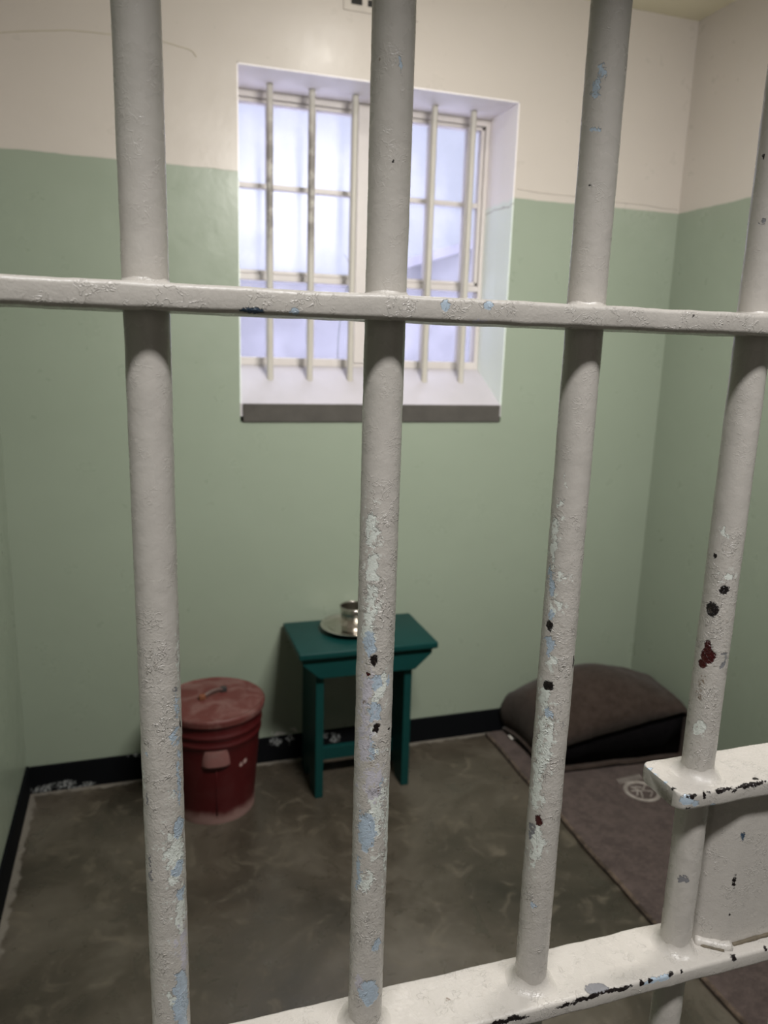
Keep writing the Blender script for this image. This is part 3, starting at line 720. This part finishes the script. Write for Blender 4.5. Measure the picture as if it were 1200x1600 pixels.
for i in range(nx):
    bm.faces.new((tp[0][i], tp[0][i+1], bt[0][i+1], bt[0][i])); bm.faces.new((tp[ny][i], tp[ny][i+1], bt[ny][i+1], bt[ny][i]))
edge = [(tp[j][0].co.x-.002, tp[j][0].co.y, .008) for j in range(ny+1)]
auto_smooth(link('felt', loc(bm, mt), M_mat, mt), 50)
bm = bmesh.new(); tube(bm, edge, .007, 8); link('edge_binding', loc(bm, mt), M_bind, mt, smooth=True)
# stamped emblem: ring, inner strokes and a row of slanted strokes above
def stamp(name, segs, r=.0016):
    bm = bmesh.new()
    for s_ in segs: tube(bm, [(x, y, MZ+.0015) for x, y in s_], r, 6)
    return link(name, loc(bm, mt), M_thread, mt)
ex, ey, er = 1.530, 1.880, .056
ring = lambda r: [(ex+r*math.cos(a), ey+r*math.sin(a)) for a in [2*math.pi*k/40 for k in range(41)]]
segs = [ring(er), ring(er-.007), [(ex-.02, ey+.032), (ex-.004, ey), (ex-.02, ey-.032)], [(ex+.03, ey+.026), (ex+.004, ey+.004), (ex+.034, ey-.010), (ex+.008, ey-.034)], [(ex-.034, ey+.01), (ex-.012, ey+.006), (ex-.03, ey-.016)], [(ex-.008, ey+.03), (ex+.012, ey+.018)]]
stamp('emblem', segs, .0026)
stamp('stamped_strokes', [[(1.487+.011*k, 1.936+.001*k), (1.493+.011*k, 1.962+.001*k)] for k in range(9)], .0022)

bl = empty('folded_blanket', (1.56, 2.19, 0)); tag(bl, 'thick brown wool blanket folded into a rounded bundle on the mat in the corner', 'blanket')
def ring_at(s, inner=0.0):
    """outline in XZ of the folded blanket at depth parameter s (0 front .. 1 back)"""
    xl = 1.300 - .045*s - .02*math.sin(math.pi*s)*(1-s)
    xr = 1.812
    zb = MZ + .004
    # height over x
    def top(u):
        front = .118 + .085*u
        mid = .190 + .095*math.sin(math.pi*(.12+.80*u)) + .03*u
        back = .165 + .06*math.sin(math.pi*u) + .02*u
        k = s**.55
        a = front + (mid-front)*math.sin(min(1, k*1.35)*math.pi/2)
        return a if s < .6 else a + (back-a)*((s-.6)/.4)**1.6
    N = 26; pts = []
    hl = top(0)
    for i in range(9):                               # left fold
        a = math.radians(270 - 180*i/8)
        rr = (hl - zb)/2
        pts.append((xl + .045 + .045*math.cos(a)*1.0, zb + rr + rr*math.sin(a)))
    for i in range(1, N+1):
        u = i/N
        x = xl+.045 + (xr-.03-xl-.045)*u
        pts.append((x, top(u)))
    hr = top(1)
    for i in range(1, 7):
        a = math.radians(90 - 90*i/6)
        pts.append((xr-.03 + .03*math.cos(a), hr-.03+.03*math.sin(a)))
    pts.append((xr, zb+.02)); pts.append((xr-.01, zb))
    for i in range(1, 14): pts.append((xr-.01 - (xr-.01-xl-.045)*i/14, zb))
    if inner:
        cx = sum(p[0] for p in pts)/len(pts); cz = sum(p[1] for p in pts)/len(pts)
        pts = [(p[0] + (cx-p[0])*inner/max(.05, abs(p[0]-cx)+.02) if abs(p[0]-cx) > .1 else p[0], max(zb+inner*.8, min(p[1], p[1]-inner if p[1] > cz else p[1]+inner))) for p in pts]
    return pts
def loft(y0, y1, s0, s1, steps, inner, caps, frontcap=False):
    bm = bmesh.new(); rings = []
    for k in range(steps+1):
        t_ = k/steps; s = s0+(s1-s0)*t_
        r = []
        for (x, z) in ring_at(s, inner):
            u = (x-1.29)/.53
            y = y0+(y1-y0)*t_
            yy = y + (1-t_)*(.075*(1-u)*0 + .035*(1-u)) - t_*0
            w = .008*noise.noise(Vector((x*6, yy*6, z*6))) + .0035*noise.noise(Vector((x*19, yy*15, z*17))) if not inner else .004*noise.noise(Vector((x*14, yy*9, z*30)))
            r.append(bm.verts.new((min(x + w, 1.822), yy, max(MZ+.003, z + w))))
        rings.append(r)
    n = len(rings[0])
    for A, B in zip(rings, rings[1:]):
        for i in range(n): bm.faces.new((A[i], A[(i+1) % n], B[(i+1) % n], B[i]))
    bm.faces.new(rings[-1])
    if frontcap: bm.faces.new(rings[0])
    return bm
bm = loft(2.015, 2.378, 0, 1, 26, 0, True)
o = link('blanket_cover', loc(bm, bl), M_blanket, bl, smooth=True)
sm = o.modifiers.new('thick', 'SOLIDIFY'); sm.thickness = .011; sm.offset = -1
bm = loft(2.034, 2.36, .03, .95, 10, .016, True, True)
link('inner_folds', loc(bm, bl), M_inner, bl, smooth=True)
bm = bmesh.new(); g_ = []
for j in range(13):
    row = []
    for i in range(9):
        u = i/8; v = j/12
        x = 1.262 + .012*v + .115*u; y = 2.368 - .26*v
        z = MZ+.006 + .050*u**1.5*(1-.35*v) + .018*math.sin(math.pi*v)*(1-u) + .004*noise.noise(Vector((x*20, y*20, 0)))
        row.append(bm.verts.new((x, y, z)))
    g_.append(row)
for A, B in zip(g_, g_[1:]):
    for i in range(8): bm.faces.new((A[i], A[i+1], B[i+1], B[i]))
o = link('blanket_corner', loc(bm, bl), M_blanket, bl, smooth=True)
sm = o.modifiers.new('thick', 'SOLIDIFY'); sm.thickness = .009; sm.offset = 1
bm = bmesh.new(); box(bm, 1.262, 1.292, 2.292, 2.318, MZ+.002, MZ+.009, .002)
o = link('cloth_tag', loc(bm, bl), M_tag, bl); o['label'] = 'small white cloth tag'

# ------------------------------------------------------------------ light
def area(name, loc_, size, sy, energy, col, rot):
    L = bpy.data.lights.new(name, 'AREA'); L.shape = 'RECTANGLE'; L.size = size; L.size_y = sy; L.energy = energy; L.color = col
    o = bpy.data.objects.new(name, L); COL.objects.link(o); o.location = loc_; o.rotation_euler = rot
    return o
area('corridor_lamp', (.05, -.42, 2.86), 1.6, LAMP_D, LAMP_C, LAMP_CC, (0, 0, 0))
area('over_door_lamp', (.86, .72, 2.22), .60, .14, LAMP_I, LAMP_IC, (math.radians(45), 0, 0)).data.spread = math.radians(140)      # bulkhead above the door inside
area('ceiling_lamp', (.69, 1.74, 2.49), .10, .10, LAMP_T, LAMP_IC, (0, 0, 0))
w = bpy.data.worlds.new('sky'); scene.world = w; w.use_nodes = True
nt = w.node_tree; bg = nt.nodes['Background']
tc = nt.nodes.new('ShaderNodeTexCoord'); sx = nt.nodes.new('ShaderNodeSeparateXYZ'); nt.links.new(tc.outputs['Generated'], sx.inputs[0])
rp = nt.nodes.new('ShaderNodeValToRGB'); nt.links.new(sx.outputs[2], rp.inputs[0])
rp.color_ramp.elements.new(.5)
for k_, (p_, c_) in enumerate(SKY_RAMP): rp.color_ramp.elements[k_].position = p_; rp.color_ramp.elements[k_].color = (*c_, 1)
nt.links.new(rp.outputs[0], bg.inputs[0]); bg.inputs[1].default_value = SKY

# ------------------------------------------------------------------ camera
yaw, pit, rol = .3131, .2133, .0306
f = Vector((math.sin(yaw)*math.cos(pit), math.cos(yaw)*math.cos(pit), -math.sin(pit)))
r = Vector((math.cos(yaw), -math.sin(yaw), 0)); u = r.cross(f)
r2 = r*math.cos(rol) + u*math.sin(rol); u2 = -r*math.sin(rol) + u*math.cos(rol)
cd = bpy.data.cameras.new('camera'); cam = bpy.data.objects.new('camera', cd); COL.objects.link(cam)
m = Matrix((r2, u2, -f)).transposed().to_4x4(); m.translation = Vector((0, 0, HC)); cam.matrix_world = m
cd.sensor_fit = 'VERTICAL'; cd.sensor_height = 36; cd.sensor_width = 27; cd.lens = 1190/1600*36
cd.clip_start = .01
cd.dof.use_dof = True; cd.dof.focus_distance = .49; cd.dof.aperture_fstop = 11
scene.camera = cam
vs = scene.view_settings
scene.display_settings.display_device = 'sRGB'
vs.view_transform = 'Standard'; vs.look = 'None'; vs.gamma = 1; vs.use_curve_mapping = False; vs.exposure = 0
scene.cycles.use_denoising = True
try: scene.cycles.denoiser = 'OPENIMAGEDENOISE'
except Exception: pass
scene.cycles.max_bounces = 10; scene.cycles.diffuse_bounces = 6; scene.cycles.transparent_max_bounces = 12
scene.cycles.sample_clamp_indirect = 20
